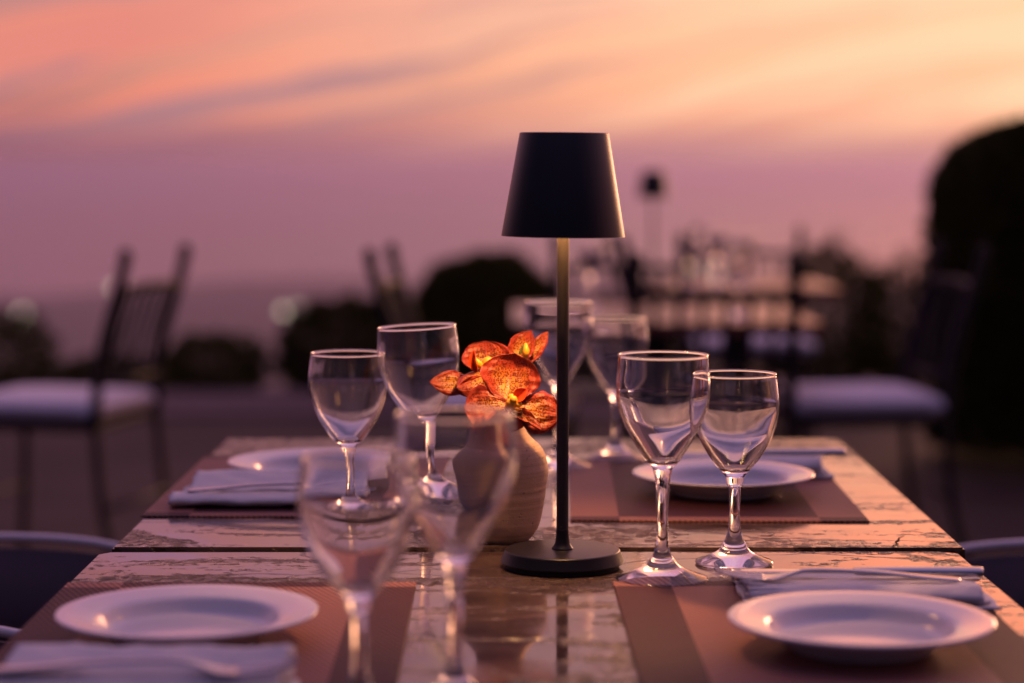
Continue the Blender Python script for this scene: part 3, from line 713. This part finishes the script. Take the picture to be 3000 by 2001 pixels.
# wrought iron chairs around the far tables; local front = +x
iron = {}
def iron_meshes():
    g = iron
    def st(s): return spline([(-.205, s * .2, .42), (-.225, s * .2, .60), (-.275, s * .2, .77), (-.300, s * .2, .862)], 6)
    for s in (-1, 1):
        p = st(s); rs = [.0155] * len(p); v = tube(p, rs, 10); e = p[-1]
        g['stile%d' % s] = mesh('stile', *join([v, blob((e[0], e[1], e[2] + .008), .018, .018, .02, 8)]))
        g['fl%d' % s] = mesh('leg', *tube(spline([(.19, s * .195, .44), (.2, s * .2, .2), (.215, s * .205, 0)], 4), .0125, 10))
        g['bl%d' % s] = mesh('leg', *tube(spline([(-.205, s * .2, .44), (-.225, s * .205, .2), (-.275, s * .21, 0)], 4), .0125, 10))
    g['top_rail'] = mesh('top_rail', *tube(spline([(-.277, -.2, .775), (-.284, -.1, .781), (-.287, 0, .784), (-.284, .1, .781), (-.277, .2, .775)], 4), .012, 10))
    g['low_rail'] = mesh('low_rail', *tube([(-.218, -.2, .53), (-.218, .2, .53)], .008, 8))
    for k in range(6):
        y_ = -.15 + k * .06; g['bar%d' % k] = mesh('bar', *tube(spline([(-.218, y_, .53), (-.236, y_, .64), (-.284, y_, .779)], 4), .0075, 8))
    g['seat_frame'] = boxmesh('seat_frame', -.21, .2, -.21, .21, .405, .425, .006)
    g['stretcher0'] = mesh('stretcher', *tube([(-.235, -.205, .2), (-.235, .205, .2)], .007, 8))
    g['stretcher1'] = mesh('stretcher', *tube([(.2, -.2, .2), (.2, .2, .2)], .007, 8))
iron_meshes()
def iron_chair(label, loc, rz, cushion=None, lift=0):
    root = empty('iron_chair', loc, rz)
    for k, me in iron.items(): obj(me.name.split('.')[0], me, M['iron'], root)
    tag(root, label, 'chair', 'black wrought iron chairs')
    if cushion:
        q = empty('seat_cushion', (loc[0], loc[1], loc[2] + .426), rz)
        obj('pad', cush_me, M['cushion'], q); obj('piping', pip_me, M['cushion'], q)
        tag(q, cushion, 'cushion', 'pale seat cushions')
bm = bmesh.new(); bmesh.ops.create_grid(bm, x_segments=2, y_segments=2, size=.205); bm.free()
def cushion_mesh():
    V, F = [], []; n = 20
    for side in (1, -1):
        for i in range(n + 1):
            for j in range(n + 1):
                x_, y_ = i / n * 2 - 1, j / n * 2 - 1; k = (1 - abs(x_) ** 6) * (1 - abs(y_) ** 6)
                V.append((x_ * .215 + .005, y_ * .212,   .031 + side * (.010 + .021 * max(0, k) ** .4)))
    o = (n + 1) ** 2
    for i in range(n):
        for j in range(n):
            a = i * (n + 1) + j; F.append((a, a + 1, a + n + 2, a + n + 1)); F.append((o + a, o + a + n + 1, o + a + n + 2, o + a + 1))
    per = [j for j in range(n + 1)] + [i * (n + 1) + n for i in range(1, n + 1)] + [n * (n + 1) + j for j in range(n - 1, -1, -1)] + [i * (n + 1) for i in range(n - 1, 0, -1)]
    for a, b_ in zip(per, per[1:] + per[:1]): F.append((a, b_, o + b_, o + a))
    return mesh('pad', V, F)
cush_me = cushion_mesh()
pq = [(.221 * math.copysign(min(1, abs(math.cos(a)) ** .35), math.cos(a)) + .005, .218 * math.copysign(min(1, abs(math.sin(a)) ** .35), math.sin(a)), .041) for a in [2 * math.pi * k / 48 for k in range(49)]]
pip_me = mesh('piping', *tube(pq, .004, 6))
iron_chair('black iron chair with white cushion, its barred back at far left', (-1.245, 5.86, 0), R(180 - 14), 'white cushion on the left iron chair')
iron_chair('black iron chair whose back shows left of the clipped dome', (-.055, 5.80, 0), R(-5), 'white cushion seen between the left glasses and the orchid')
iron_chair('black iron chair with white cushion in front of the tall clipped column', (.945, 5.95, 0), R(180 + 6), 'white cushion on the right iron chair')
iron_chair('black iron chair with its barred back to us at the middle table', (.51, 5.68, 0), R(90))
iron_chair('black iron chair on the far side of the middle table', (.36, 6.55, 0), R(-86))
iron_chair('black iron chair at the left of the small lamp table', (.66, 7.42, -.02), R(4))
iron_chair('black iron chair behind the small lamp table', (.90, 8.02, -.02), R(-92), 'pale cushion on the chair behind the small lamp table')

mid_t = dining_table('glossy stone table reflecting pink sky behind the glasses',   .40, 5.91, .70, st3, 0, .80, group='stone tables further back')
far2 = dining_table('farthest stone table with a small black lamp on it', .775, 7.42, .695, st3, 0, .64, group='stone tables further back')
table_lamp((.482, 7.38, .6952), 'small blurred black lamp on the farthest table', 0, 1.0, False)
# settings on the tables behind
for x_, y_, z_, me, l in [(.60, 5.75, .7002, sml_me, 'short wine glass on the middle table by its right end'), (.22, 6.0, .7002, big_me, 'tall wine glass on the middle table by its left end'),
                          (.70, 7.36, .6952, big_me, 'tall wine glass on the farthest table, right of its lamp'), (.60, 7.30, .6952, sml_me, 'short wine glass on the farthest table close to its lamp'), (.80, 7.42, .6952, sml_me, 'short wine glass at the right end of the farthest table')]:
    tag(obj('wine_glass', me, M['glass'], None, (x_, y_, z_)), l, 'wine glass', 'stemmed wine glasses')

# ------------------------------------------------------------------ evening haze over the sea
hm = bpy.data.materials.new('sea haze'); hm.use_nodes = True; t = NT(hm.node_tree); t.n.clear()
pv = t.new('ShaderNodeVolumePrincipled'); pv.inputs['Color'].default_value = (.71, .63, .95, 1); pv.inputs['Density'].default_value = .00021; pv.inputs['Anisotropy'].default_value = .6
t.l.new(pv.outputs[0], t.new('ShaderNodeOutputMaterial').inputs['Volume'])
tag(obj('haze', boxmesh('haze', -42000, 42000, -60, 42000, -160, 2.6), hm), kind='stuff')
